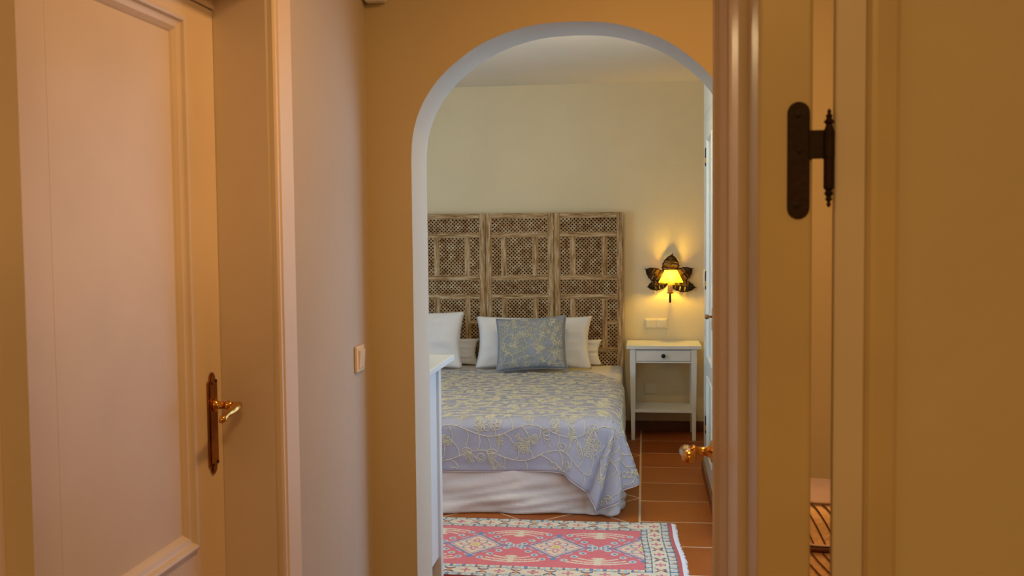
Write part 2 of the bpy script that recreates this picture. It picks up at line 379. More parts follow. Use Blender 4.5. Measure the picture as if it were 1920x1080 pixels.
# ------------------------------------------------------------------ right door (door_2), standing open along the hall
RX0, RX1, RY0, RY1 = .132, .194, 1.245, 2.03
d2 = thing('door_2', (.163, 1.24, 0), 'open cream door at the right seen along its edge', 'door', kind='structure')
del d2['category']
lf = MB()
def ybx(x0, x1, y0, y1, z0, z1): lf.box((x0, y0, z0), (x1, y1, z1))
Z1 = 2.07
ybx(RX0, RX1, RY0, 1.375, .008, Z1); ybx(RX0, RX1, 1.90, RY1, .008, Z1)
ybx(RX0, RX1, 1.375, 1.90, 1.97, Z1); ybx(RX0, RX1, 1.375, 1.90, .66, .81); ybx(RX0, RX1, 1.375, 1.90, .008, .16)
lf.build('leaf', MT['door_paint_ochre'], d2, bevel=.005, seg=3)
MB().box((RX0 + .013, 1.37, .155), (RX1 - .013, 1.905, .665)).build('lower_panel', MT['door_paint'], d2)
MB().box((RX0 + .013, 1.37, .805), (RX1 - .013, 1.905, 1.975)).build('upper_panel', MT['door_paint'], d2)
PR2 = [(-.004, 0), (0, -.008), (.008, -.011), (.016, -.008), (.022, 0), (.040, .004), (.055, .010), (.058, .0135)]
mb = MB(); frame_mould(mb, RX0, 1.375, 1.90, .81, 1.97, PR2); mb.build('panel_moulding', MT['door_paint'], d2)
mb = MB(); frame_mould(mb, RX0, 1.375, 1.90, .16, .66, PR2); mb.build('panel_moulding', MT['door_paint'], d2)
# brass lever of the right door
HY, HZ = 1.965, 1.083
hd = MB().lathe([(.024, 0), (.024, -.004), (.020, -.009), (.012, -.012), (.010, -.016), (.0085, -.018), (.0085, -.036), (.0115, -.038), (.0115, -.042), (.0085, -.045)], (RX0, HY, HZ), 'x', 20)
hd.tube([(RX0 - .04, HY, HZ), (RX0 - .05, HY - .002, HZ), (RX0 - .056, HY - .010, HZ + .002), (RX0 - .056, HY - .03, HZ + .004), (RX0 - .053, HY - .06, HZ + .006), (RX0 - .053, HY - .085, HZ + .007), (RX0 - .054, HY - .098, HZ + .008)],
        [.009, .011, .0125, .010, .009, .013, .007], 16)
hd.build('lever', MT['brass'], d2, smooth=True)
# iron hinge on the hinge edge
hz0, hz1 = 1.511, 1.646
def pill(hw, a, b, n=10):
    return [(hw * math.cos(t), b - hw + hw * math.sin(t)) for t in [PI * k / n for k in range(n + 1)]] + [(hw * math.cos(t), a + hw + hw * math.sin(t)) for t in [PI + PI * k / n for k in range(n + 1)]]
hb = MB().prism(pill(.0128, hz0, hz1), lambda u, v, q: (.1775 + u, RY0 - q, v), 0, .003)
hb.box((.188, RY0 - .003, 1.580), (.208, RY0, 1.613))
hg = hb.build('hinge', MT['iron'], d2, bevel=.0008)
for zz, xx in ((1.631, 0), (1.590, .002), (1.527, -.001)):
    MB().lathe([(.0001, -.003), (.0033, -.003), (.0033, -.0042), (.0015, -.0046)], (.1765 + xx, RY0, zz), 'y', 12).build('screw', MT['screw'], hg)
kn = MB(); kx, ky = .2115, RY0 - .003
kn.lathe([(.0012, 1.524), (.0028, 1.5275), (.0016, 1.530), (.0042, 1.533), (.0028, 1.536), (.0055, 1.540), (.0035, 1.543), (.0062, 1.546), (.0062, 1.5795), (.0066, 1.580), (.0066, 1.611), (.0048, 1.615), (.0036, 1.619), (.0064, 1.622), (.0030, 1.626), (.0040, 1.629), (.0018, 1.632), (.0026, 1.634), (.0008, 1.637)], (kx, ky, 0), 'z', 18)
kn.build('hinge_knuckle', MT['iron'], d2, smooth=False)
# its frame: jamb and architrave
fb = MB().box((.2185, 1.245, 0), (.262, 1.262, 2.12)).box((.258, 1.255, 0), (.300, 1.36, 2.12)).box((.205, 1.26, 2.08), (.262, 1.36, 2.12))
fb.build('door_frame', MT['door_paint'], d2, bevel=.003)
tr = MB(); pr_ = [(.252, 1.245), (.2525, 1.234), (.256, 1.229), (.262, 1.2285), (.283, 1.231), (.288, 1.234), (.2885, 1.245)]
for a, b in zip(pr_, pr_[1:]): tr.add([(a[0], a[1], 0), (b[0], b[1], 0), (b[0], b[1], 2.2), (a[0], a[1], 2.2)], [(0, 1, 2, 3)])
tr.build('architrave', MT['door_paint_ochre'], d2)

# ------------------------------------------------------------------ small wall fittings in the hall
s = thing('light_switch', (WX, 3.045, 1.12), 'ivory light switch on the left hall wall beside the arch', 'light switch')
MB().box((WX, 3.003, 1.080), (WX + .010, 3.087, 1.160)).build('switch_plate', MT['plastic'], s, bevel=.007, seg=3)
MB().add([(WX + .009, 3.018, 1.092), (WX + .009, 3.072, 1.092), (WX + .009, 3.072, 1.148), (WX + .009, 3.018, 1.148),
          (WX + .013, 3.018, 1.092), (WX + .013, 3.072, 1.092), (WX + .017, 3.072, 1.148), (WX + .017, 3.018, 1.148)],
         [(0, 1, 2, 3), (4, 5, 6, 7), (0, 1, 5, 4), (1, 2, 6, 5), (2, 3, 7, 6), (3, 0, 4, 7)]).build('rocker', MT['plastic'], s, bevel=.002)
s = thing('wall_sensor', (-.818, AY0, 2.25), 'small white box high on the arch wall in the left corner', 'sensor')
MB().box((-.854, AY0 - .045, 2.207), (-.784, AY0, 2.30)).build('housing', MT['white_paint'], s, bevel=.012, seg=4)
MB().box((-.842, AY0 - .049, 2.245), (-.796, AY0 - .043, 2.285)).build('lens', MT['plastic'], s, bevel=.003)

# ------------------------------------------------------------------ hamper seen through the door gap
hx, hy, hh = .452, 2.765, .818
hm = thing('laundry_hamper', (hx, hy, 0), 'pale wicker hamper with dark curved strips behind the open door', 'hamper')
def hr(z): return .122 + .03 * math.sin(PI * min(z / hh, 1) * .97)
MB().lathe([(hr(z) - .001, z) for z in [hh * .992 * k / 16 for k in range(17)]], (hx, hy, 0), 'z', 48).build('body', MT['hamper'], hm, smooth=True)
BZ = .700
band = MB().lathe([(hr(BZ) + .001, BZ - .009), (hr(BZ) + .005, BZ - .006), (hr(BZ) + .005, BZ + .005), (hr(BZ) + .001, BZ + .007)], (hx, hy, 0), 'z', 48)
band.build('dark_band', MT['hamper_dark'], hm, smooth=True)
MB().lathe([(hr(BZ) + .001, BZ + .007), (hr(BZ) + .006, BZ + .010), (hr(BZ) + .001, BZ + .013)], (hx, hy, 0), 'z', 48).build('rim_band', MT['hamper_cloth'], hm, smooth=True)
for lo, hi, nm in ((BZ + .012, hh - .008, 'upper'), (.05, BZ - .008, 'lower')):
    mb = MB()
    for k in range(30):
        pts = []
        for q in range(41):
            t = q / 40; z = lerp(hi, lo, t)
            a = 2 * PI * k / 30 + (.48 * (t ** .7) if nm == 'upper' else 4.4 * t)
            r = hr(z) + .0005; pts.append((hx + r * math.cos(a), hy + r * math.sin(a), z))
        mb.tube(pts, .0017, 5)
    mb.build('cane_strips', MT['hamper_dark'], hm)
MB().lathe([(hr(hh) - .001, hh - .007), (hr(hh) + .003, hh - .006), (hr(hh) + .003, hh - .001), (hr(hh), hh), (.001, hh)], (hx, hy, 0), 'z', 48).build('lid', MT['hamper_cloth'], hm, smooth=True)

# ------------------------------------------------------------------ wardrobe on the right of the bedroom
WF = .360
wd = thing('wardrobe', (.48, 5.8, 0), 'tall pale built-in wardrobe along the right bedroom wall', 'wardrobe')
MB().box((WF + .022, 5.02, .0), (.60, 6.48, CZ - .002)).build('carcass', MT['plaster'], wd)
MB().box((WF - .012, 5.03, 0), (WF + .022, 6.49, .07)).build('plinth', MT['terra_skirt'], wd, bevel=.003)
fmw = MB().box((WF + .002, 6.13, .10), (WF + .022, 6.482, 2.10)).box((WF + .002, 5.02, 2.10), (WF + .022, 6.482, 2.17)).box((WF + .002, 5.02, .10), (WF + .022, 5.05, 2.10))
fmw.box((WF + .002, 5.02, 2.172), (WF + .022, 6.482, CZ - .003))
fmw.box((WF + .002, 5.02, .07), (WF + .022, 6.482, .10))
fmw.build('face_frame', MT['wardrobe_paint'], wd, bevel=.002)
for (ya, yb, hinge_y, lock_y) in ((5.505, 6.125, 6.118, 5.575), (5.055, 5.499, None, None)):
    dm = MB(); sx0, sx1 = WF - .004, WF + .018
    def q(y0, y1, z0, z1): dm.box((sx0, y0, z0), (sx1, y1, z1))
    q(ya, ya + .09, .105, 2.095); q(yb - .09, yb, .105, 2.095); q(ya + .09, yb - .09, 2.02, 2.095); q(ya + .09, yb - .09, .66, .76); q(ya + .09, yb - .09, .105, .21)
    dm.box((sx0 + .010, ya + .085, .2), (sx1 - .002, yb - .085, 2.03))
    dr = dm.build('door', MT['wardrobe_paint'], wd, bevel=.0015)
    mm = MB()
    frame_mould(mm, sx0, ya + .09, yb - .09, .76, 2.02, [(0, 0), (.004, -.006), (.014, -.006), (.02, 0), (.028, .009)])
    frame_mould(mm, sx0, ya + .09, yb - .09, .21, .66, [(0, 0), (.004, -.006), (.014, -.006), (.02, 0), (.028, .009)])
    mm.build('panel_moulding', MT['wardrobe_paint'], dr)
    if hinge_y:
        for z in (1.915, 1.205, .36):
            h = MB().lathe([(.001, -.055), (.005, -.05), (.006, -.04), (.006, .04), (.005, .05), (.001, .055)], (WF - .006, hinge_y, z), 'z', 12)
            h.box((WF - .006, hinge_y - .018, z - .035), (WF - .002, hinge_y + .018, z + .035))
            h.build('hinge', MT['knob_dark'], dr)
            MB().lathe([(.0062, -.035), (.0072, -.034), (.0072, -.005), (.0062, -.004)], (WF - .006, hinge_y, z), 'z', 12).build('hinge_sleeve', MT['brass'], dr)
        MB().box((WF - .007, lock_y - .014, .965), (WF - .004, lock_y + .014, 1.085)).build('keyplate', MT['brass'], dr, bevel=.001)
        MB().lathe([(.006, -.006), (.005, -.02), (.012, -.026), (.014, -.034), (.010, -.042), (.002, -.044)], (WF, lock_y, 1.037), 'x', 14).build('knob', MT['old_brass'], dr, smooth=True)
# added ivory plate standing in for sconce glow reflected on the frame edge
s = thing('glow_plate', (WF, 6.30, 1.20), 'small ivory plate added on the wardrobe edge in place of reflected sconce glow', 'light switch')
MB().box((WF - .012, 6.25, 1.15), (WF + .002, 6.33, 1.26)).build('switch_plate', MT['plastic'], s, bevel=.004)
MB().box((WF - .015, 6.265, 1.17), (WF - .011, 6.315, 1.24)).build('rocker', MT['plastic'], s, bevel=.001)

# ------------------------------------------------------------------ dresser behind the arch's left jamb
DX1, DYb = -.845, 4.25
ds = thing('dresser', (-1.6, 3.98, 0), 'white chest of drawers just inside the arch on the left', 'dresser')
top = MB().box((-2.42, 3.66, .962), (DX1 + .052, DYb + .03, .985)).build('top', MT['dresser_paint'], ds, bevel=.003)
b = MB().box((-2.37, 3.70, .14), (DX1 - .012, DYb - .03, .962))
b.build('body', MT['dresser_paint'], ds, bevel=.002)
for x in (-2.37, DX1 - .045):
    for y in (3.69, DYb - .045):
        MB().box((x, y, 0), (x + .045, y + .045, .962)).build('leg', MT['dresser_paint'], ds, bevel=.002)
for r_i in range(4):
    z0 = .165 + r_i * .195
    for k in range(2):
        xa = -2.31 + k * .71
        dw = MB().box((xa, DYb - .03, z0), (xa + .69, DYb - .012, z0 + .185)).build('drawer', MT['dresser_paint'], ds, bevel=.002)
        MB().lathe([(.006, 0), (.005, .014), (.014, .02), (.012, .027), (.001, .029)], (xa + .345, DYb - .012, z0 + .092), 'y', 14).build('knob', MT['knob_dark'], dw, smooth=True)

# ------------------------------------------------------------------ nightstand
nt_ = thing('nightstand', (.135, 7.58, 0), 'small white nightstand with one drawer beside the bed', 'nightstand')
nx0, nx1, ny0, ny1 = -.084, .346, 7.432, 7.742
MB().box((-.128, 7.40, .655), (.398, 7.775, .678)).build('top', MT['white_paint'], nt_, bevel=.002)
for x, sx in ((nx0, 1), (nx1, -1)):
    for y in (ny0, ny1):
        MB().taper((x, y, 0), (x, y, .56), .0125, .020).box((x - .02, y - .02, .56), (x + .02, y + .02, .655)).build('leg', MT['white_paint'], nt_, bevel=.0015)
ap = MB().box((nx0 - .012, ny0, .555), (nx0 + .004, ny1, .655)).box((nx1 - .004, ny0, .555), (nx1 + .012, ny1, .655)).box((nx0, ny1 - .004, .555), (nx1, ny1 + .012, .655))
ap.box((nx0 + .02, ny0 - .014, .555), (nx1 - .02, ny0 + .01, .566)).box((nx0 + .02, ny0 - .014, .648), (nx1 - .02, ny0 + .01, .655))
ap.build('apron', MT['white_paint'], nt_)
dw = MB().box((nx0 + .0225, ny0 - .016, .5685), (nx1 - .0225, ny0 + .22, .6455)).build('drawer', MT['white_paint'], nt_, bevel=.0015)
MB().lathe([(.007, 0), (.006, -.012), (.014, -.018), (.015, -.024), (.010, -.029), (.001, -.030)], ((nx0 + nx1) / 2, ny0 - .016, .608), 'y', 18).build('knob', MT['knob_dark'], dw, smooth=True)
MB().box((nx0 - .005, ny0 - .008, .198), (nx1 + .005, ny1 + .012, .216)).build('shelf', MT['white_paint'], nt_, bevel=.0015)

# ------------------------------------------------------------------ sockets on the back wall
s = thing('double_switch', (.085, BY, .80), 'ivory double switch plate under the leaf sconce', 'light switch')
MB().box((.002, BY - .009, .766), (.170, BY, .840)).build('switch_plate', MT['plastic'], s, bevel=.008, seg=3)
for x0 in (.012, .089): MB().box((x0, BY - .013, .775), (x0 + .070, BY - .007, .831)).build('rocker', MT['plastic'], s, bevel=.005, seg=3)
s = thing('wall_socket', (.044, BY, .315), 'ivory wall socket between the nightstand legs', 'socket')
MB().box((.000, BY - .010, .276), (.088, BY, .356)).build('socket_plate', MT['plastic'], s, bevel=.008, seg=3)
MB().lathe([(.026, -.009), (.026, -.012), (.0225, -.012), (.021, -.006), (.001, -.006)], (.044, BY, .316), 'y', 24).build('socket_face', MT['plastic'], s)
for k in (-1, 1): MB().lathe([(.0035, -.0060), (.0035, -.0075), (.0001, -.0075)], (.044 + k * .0095, BY, .316), 'y', 10).build('pin_hole', MT['screw'], s)

# ------------------------------------------------------------------ leaf sconce
SX, SZ = .187, 1.152
sn = thing('wall_sconce', (SX, BY, SZ), 'lit leaf-shaped bronze wall sconce with small yellow shade', 'wall lamp')
def leaf_mesh(ang, L, Wd, tilt, base):
    c_, s_ = math.cos(ang), math.sin(ang); m = MB(); n = 22
    def half(t): return Wd / 2 * (math.sin(PI * min(t * 1.02, 1) ** 1.05) ** .62) if t < .985 else 0
    def P(t, u, e=0):     # t along, u in -1..1 across
        wv = half(t) * (1 + .06 * math.sin(t * 45)) * u
        cx_ = t * L; yy = -.012 - tilt * t * (1 - .45 * t) - .012 * (1 - u * u) + .003 * math.sin(t * 40) * abs(u)
        return (base[0] + c_ * cx_ - s_ * wv, BY + yy - e, base[1] + s_ * cx_ + c_ * wv)
    us = [-1, -.80, -.12, .12, .80, 1]
    slit = lambda t: (t > .16 and t < .74 and int(t * n * 1.0) % 4 in (1,))
    for i in range(n):
        t0, t1 = i / n, (i + 1) / n
        for j in range(5):
            if j in (1, 3) and (i % 4 == 1) and .15 < t0 < .7:
                # pierced slit slanted towards the tip
                sh = .35 / n
                if True: continue
            m.add([P(t0, us[j]), P(t1, us[j]), P(t1, us[j + 1]), P(t0, us[j + 1])], [(0, 1, 2, 3)])
    # tip
    m.add([P(.93, -.4), P(.93, .4), (base[0] + c_ * L * 1.07, BY - .014 - tilt * .55, base[1] + s_ * L * 1.07)], [(0, 1, 2)])
    lf_ = m.build('leaf', MT['leaf_metal'], sn, solid=.0015, weld=.0003)
    v = MB().tube([P(t / 10, 0, .001) for t in range(10)], [.003 - .0002 * t for t in range(10)], 6)
    v.build('leaf_vein', MT['leaf_metal'], lf_)
LCX, LCZ = .176, 1.108
leaf_mesh(R(83), .190, .125, .030, (LCX + .004, LCZ + .02))
leaf_mesh(R(149), .195, .105, .035, (LCX, LCZ))
leaf_mesh(R(31), .200, .110, .035, (LCX + .004, LCZ))
leaf_mesh(R(190), .155, .078, .030, (LCX - .002, LCZ - .004))
leaf_mesh(R(-8), .195, .092, .030, (LCX + .004, LCZ - .010))
AYs = BY - .085
ar = MB().tube([(SX, BY - .004, SZ - .10), (SX, BY - .03, SZ - .15), (SX, BY - .06, SZ - .155), (SX, AYs, SZ - .14), (SX, AYs, SZ - .118)], .005, 8)
ar.lathe([(.001, -.190), (.007, -.186), (.007, -.13), (.005, -.120)], (SX, AYs, SZ), 'z', 12)
ar.lathe([(.018, 0), (.018, -.004), (.004, -.008)], (SX, BY, SZ - .10), 'y', 14)
ar.build('arm', MT['leaf_metal'], sn, smooth=True)
MB().lathe([(.006, -.124), (.026, -.119), (.030, -.112), (.018, -.117), (.006, -.118)], (SX, AYs, SZ), 'z', 20).build('drip_pan', MT['old_brass'], sn, smooth=True)
MB().lathe([(.018, -.117), (.018, -.040), (.014, -.035), (.001, -.035)], (SX, AYs, SZ), 'z', 18).build('candle_sleeve', MT['candle'], sn, smooth=True)
# shade: pleated half cone in front of the bulb
sh_m = bpy.data.materials.new('lit_pleated_shade'); sh_m.use_nodes = True; nt = sh_m.node_tree; nt.nodes.clear()
out = nt.nodes.new('ShaderNodeOutputMaterial'); df = nt.nodes.new('ShaderNodeBsdfDiffuse'); ts = nt.nodes.new('ShaderNodeBsdfTranslucent')
df.inputs[0].default_value = (.85, .66, .22, 1); ts.inputs[0].default_value = (1.0, .70, .14, 1)
mx = nt.nodes.new('ShaderNodeMixShader'); mx.inputs[0].default_value = .85
nt.links.new(df.outputs[0], mx.inputs[1]); nt.links.new(ts.outputs[0], mx.inputs[2]); nt.links.new(mx.outputs[0], out.inputs[0])
n = 72; rings = []
for (rx, ry, z) in ((.088, .060, -.040), (.041, .034, .054)):
    ring = []
    for k in range(n + 1):
        a = 2 * PI * k / n; q = 1 + (.022 if k % 2 else -.022)
        ca, sa = math.cos(a), math.sin(a)
        # rounded-rectangle outline
        e = .72; px_ = math.copysign(abs(ca) ** e, ca) * rx * q; py_ = math.copysign(abs(sa) ** e, sa) * ry * q
        ring.append((SX + .006 + px_, AYs + py_, SZ + z))
    rings.append(ring)
shade = MB().grid(rings).build('lamp_shade', sh_m, sn, weld=.00001)
for i, (rx, ry, z) in enumerate(((.0895, .0615, -.040), (.0425, .0355, .054))):
    pts = []
    for k in range(40):
        a = 2 * PI * k / 40; ca, sa = math.cos(a), math.sin(a); e = .72
        pts.append((SX + .006 + math.copysign(abs(ca) ** e, ca) * rx, AYs + math.copysign(abs(sa) ** e, sa) * ry, SZ + z))
    MB().tube(pts, .0022, 6, closed=True).build('shade_trim', MT['leaf_metal'], shade)
bm_ = bpy.data.materials.new('glowing_bulb'); bm_.use_nodes = True; bb = bm_.node_tree.nodes['Principled BSDF']
bb.inputs['Emission Color'].default_value = (1, .55, .12, 1); bb.inputs['Emission Strength'].default_value = 10; bb.inputs['Base Color'].default_value = (1, .7, .3, 1)
MB().lathe([(.005, -.035), (.007, -.028), (.009, -.008), (.008, .006), (.005, .022), (.001, .030)], (SX, AYs, SZ), 'z', 14).build('bulb', bm_, sn, smooth=True)
point('sconce_light', (SX, AYs, SZ + .002), 10, (1, .57, .03), .024)

# ------------------------------------------------------------------ carved headboard
HBY = 7.735; HX1 = -.155; LWd = .5145
hbd = thing('headboard', (-1.18, HBY, 0), 'carved limed wooden lattice screen headboard behind the bed', 'headboard')
ZT = 1.634
def lattice(mb, x0, x1, z0, z1, y, pitch=.0242):
    # diagonal bars clipped to the rectangle
    hw = .0040
    for sgn in (1, -1):
        c0 = (x0 - z1) if sgn == 1 else (x0 + z0)
        c1 = (x1 - z0) if sgn == 1 else (x1 + z1)
        k = math.floor(c0 / (pitch * 1.15)) 
        while k * pitch * 1.15 < c1:
            c = k * pitch * 1.15; k += 1
            # line x - sgn*z = c
            pts = []
            za, zb = z0, z1
            xa, xb_ = c + sgn * za, c + sgn * zb
            # clip in x
            def clip(za, zb):
                lo, hi = za, zb
                for lim, side in ((x0, 0), (x1, 1)):
                    zc = (lim - c) / sgn
                    if side == 0:
                        if sgn == 1: lo = max(lo, zc)
                        else: hi = min(hi, zc)
                    else:
                        if sgn == 1: hi = min(hi, zc)
                        else: lo = max(lo, zc)
                return lo, hi
            lo, hi = clip(za, zb)
            if hi - lo < .004: continue
            yo = y + (0 if sgn == 1 else .0012)
            n_ = hw * .7071
            a = Vector((c + sgn * lo, 0, lo)); b = Vector((c + sgn * hi, 0, hi)); off = Vector((-1 * n_, 0, sgn * n_))
            q = [a - off, b - off, b + off, a + off]
            q = [Vector((min(max(v.x, x0 - .002), x1 + .002), 0, min(max(v.z, z0 - .002), z1 + .002))) for v in q]
            vs = [(v.x, yo, v.z) for v in q] + [(v.x, yo + .007, v.z) for v in q]
            mb.add(vs, [(0, 1, 2, 3), (0, 1, 5, 4), (2, 3, 7, 6)])
    # rosette dots where bars cross give the holes their rounded look
def zz(v): return ZT - (v - 62) * .001179 * 1.0
for L_ in range(4):
    xr = HX1 - L_ * (LWd); xl = xr - (LWd - .0035)
    def lx(v): return xl + (v - 940) * (LWd - .0035) / 438
    st = MB()
    st.box((xl, HBY - .016, .04), (lx(975), HBY + .014, ZT)).box((lx(1340), HBY - .016, .04), (xr, HBY + .014, ZT))
    panel = st.build('screen_panel', MT['wood_v'], hbd, bevel=.003)
    rails = [(62, 92), (190, 213), (460, 484), (580, 604), (915, 936), (1035, 1062)]
    boxes = [((lx(975), HBY - .013, zz(b)), (lx(1340), HBY + .012, zz(a))) for a, b in rails]
    boxes += [((lx(975), HBY - .013, ZT - 1.36), (lx(1340), HBY + .012, ZT - 1.30)), ((lx(975), HBY - .013, .04), (lx(1340), HBY + .012, .10)),
              ((lx(975), HBY - .012, zz(764)), (lx(1042), HBY + .012, zz(748))), ((lx(1274), HBY - .012, zz(764)), (lx(1340), HBY + .012, zz(748)))]
    for a, b in boxes: MB().box(a, b).build('rail', MT['wood_h'], panel, bevel=.0025)
    for (a, b) in ((213, 460), (604, 915)):
        for c0_, c1_ in ((1042, 1074), (1244, 1274)): MB().box((lx(c0_), HBY - .012, zz(b)), (lx(c1_), HBY + .012, zz(a))).build('mullion', MT['wood_v'], panel, bevel=.0025)
    la = MB(); bd = MB()
    cells = [(975, 1340, 92, 190), (975, 1042, 213, 460), (1074, 1244, 213, 460), (1274, 1340, 213, 460), (975, 1340, 484, 580),
             (975, 1042, 604, 748), (975, 1042, 764, 915), (1074, 1244, 604, 915), (1274, 1340, 604, 748), (1274, 1340, 764, 915), (975, 1340, 936, 1035), (975, 1340, 1062, 1215)]
    for (a, b, c_, d_) in cells:
        x0, x1, z0, z1 = lx(a), lx(b), zz(d_), zz(c_)
        lattice(la, x0, x1, z0, z1, HBY - .004)
        m_ = .006
        for q in ((x0, z0, x1, z0 + m_), (x0, z1 - m_, x1, z1), (x0, z0, x0 + m_, z1), (x1 - m_, z0, x1, z1)):
            bd.box((q[0], HBY - .007, q[1]), (q[2], HBY + .008, q[3]))
    la.build('lattice', MT['lattice'], panel)
    bd.build('bead', MT['wood_h'], panel, bevel=.001)
    MB().box((xl + .01, HBY + .016, .05), (xr - .01, HBY + .022, ZT - .01)).build('backing', MT['dark_back'], panel)
for L_ in (0, 1, 2):
    for z in (1.52, 1.10, .75):
        MB().lathe([(.004, -.02), (.004, .02)], (HX1 - (L_ + 1) * LWd + .0015, HBY - .018, z), 'z', 8).build('hinge', MT['old_brass'], hbd)

# ------------------------------------------------------------------ bed
def yf(x): return 5.455 + .085 * (max(x, -1.15) + .15)
ZB = .50; BXR = -.165; BXL = -2.22
bed = thing('bed', (-1.19, 6.6, 0), 'wide double bed with white valance skirt', 'bed')
MB().box((BXL + .03, 5.52, .03), (BXR - .03, 7.68, .24)).build('bed_base', MT['mattress'], bed, bevel=.02)
mt = MB(); mt.add([(BXL, yf(BXL) + .02, .25), (BXR, yf(BXR) + .02, .25), (BXR, 7.70, .25), (BXL, 7.70, .25), (BXL, yf(BXL) + .02, ZB - .012), (BXR, yf(BXR) + .02, ZB - .012), (BXR, 7.70, ZB - .012), (BXL, 7.70, ZB - .012)],
    [(3, 2, 1, 0), (4, 5, 6, 7), (0, 1, 5, 4), (1, 2, 6, 5), (2, 3, 7, 6), (3, 0, 4, 7)])
mt.build('mattress', MT['mattress'], bed, bevel=.05, seg=4)
for x in (BXL + .1, BXR - .1):
    for y in (5.62, 7.58): MB().box((x - .03, y - .03, 0), (x + .03, y + .03, .04)).build('leg', MT['knob_dark'], bed)
# white fitted sheet (own thing), visible on the right side and by the pillows
sh = MB(); G = []
for i in range(41):
    row = []
    y = lerp(5.50, 7.705, i / 40)
    for k in range(0, 61):
        q = k / 60
        if q < .82: x = lerp(BXL, BXR - .03, q / .82); z = ZB - .003 + .002 * noise.noise(Vector((x * 6, y * 6, 0)))
        else:
            t = (q - .82) / .18
            if t < .3: a = t / .3 * PI / 2; x = BXR - .03 + .036 * math.sin(a); z = ZB - .003 - .03 + .03 * math.cos(a)
            else: u = (t - .3) / .7; x = BXR + .006 + .004 * noise.noise(Vector((y * 5, u * 2, 3))) * u; z = ZB - .033 - u * .22
        row.append((x, y, z))
    G.append(row)
tag(sh.grid(G).build('bed_sheet', MT['linen'], smooth=True), 'white fitted sheet showing around the pillows and bed edge', 'sheet')
# valance skirt
sk = MB(); path = []
for k in range(90): x = lerp(BXL, BXR - .03, k / 89); path.append((x, yf(x) + .012, 0, -1))
for k in range(1, 8):
    a = k / 8 * PI / 2; path.append((BXR - .03 + .03 * math.sin(a), yf(BXR) + .042 - .03 * math.cos(a), math.sin(a), -math.cos(a)))
for k in range(60): path.append((BXR, lerp(yf(BXR) + .045, 7.66, k / 59), 1, 0))
Gs = []
Lp = 0; prev = None
for p in path:
    if prev: Lp += math.hypot(p[0] - prev[0], p[1] - prev[1])
    prev = p; row = []
    xq = p[0]
    for j in range(25):
        s_ = j / 24; z = lerp(.30, .004, s_)
        n1 = noise.noise(Vector((Lp * 2.6 - s_ * 1.6, s_ * 1.3, 1.7))); n2 = noise.noise(Vector((Lp * 6 + s_ * 2.2, s_ * 2, 5.2)))
        n3 = abs(noise.noise(Vector((Lp * 3.2 + s_ * 3.0, s_ * 3.4, 9.1))))
        amp = s_ ** .8
        off = .010 + amp * (.030 * n1 + .020 * n2 + .035 * n3)
        # gathered bulge at the foot corner
        dc = math.hypot(p[0] - BXR, p[1] - yf(BXR)); off += amp * .030 * math.exp(-(dc / .12) ** 2) * (1 + .8 * math.sin(Lp * 75))
        off = max(off, -.002)
        row.append((p[0] + p[2] * off, p[1] + p[3] * off, z))
    Gs.append(row)
sk.grid(Gs); sk.build('bed_skirt', MT['linen'], bed, smooth=True, solid=.002)

# ------------------------------------------------------------------ bedspread
XT = BXR - .005
def yhead(x): return 7.33 if x < -.45 else lerp(7.33, 6.86, ((x + .45) / (XT + .45)) ** 1.3)
def topz(x, y):
    z = ZB + .010 + .004 * noise.noise(Vector((x * 3, y * 3, .4))) + .0025 * noise.noise(Vector((x * 9, y * 14, 2)))
    e = yf(x) - y
    dy = max(0, .05 - (y - yf(x))) / .05; dx = max(0, .05 - (XT - x)) / .05
    return z - .012 * dy * dy - .012 * dx * dx
SLACK = .41
# t in [0,1]: foot edge; [1,2]: corner fan; [2,3]: right side
def T(t):
    if t < 1: x = lerp(BXL, XT, t); return Vector((x, yf(x), topz(x, yf(x))))
    if t < 2: return Vector((XT, yf(XT), topz(XT, yf(XT))))
    y = lerp(yf(XT), 6.86, t - 2); return Vector((XT, y, topz(XT, y)))
def xt(x): return (x - BXL) / (XT - BXL)
HK = [(0, BXL, yf(BXL) - .012, .235), (xt(-1.9), -1.9, yf(-1.9) - .014, .232), (xt(-1.5), -1.5, yf(-1.5) - .012, .236), (xt(-1.08), -1.08, yf(-1.08) - .014, .236), (xt(-.75), -.75, yf(-.75) - .012, .230),
      (xt(-.52), -.525, yf(-.52) - .014, .236), (xt(-.42), -.425, 5.415, .226), (xt(-.36), -.395, 5.385, .205), (xt(-.28), -.355, 5.375, .175), (xt(-.22), -.315, 5.370, .145), (1.15, -.285, 5.372, .105), (1.38, -.252, 5.360, .022),
      (1.6, -.175, 5.365, .085), (1.8, -.110, 5.385, .135), (1.97, -.058, 5.420, .172), (2.06, -.066, 5.52, .19), (2.15, -.095, 5.62, .20), (2.3, -.125, 5.85, .20), (2.6, -.135, 6.3, .205), (3, -.14, 6.86, .21)]
def H(t): return spline(HK, t)
def outn(t):
    if t < 1: return Vector((0, -1, 0))
    if t < 2: a = (t - 1) * PI / 2; return Vector((math.sin(a), -math.cos(a), 0))
    return Vector((1, 0, 0))
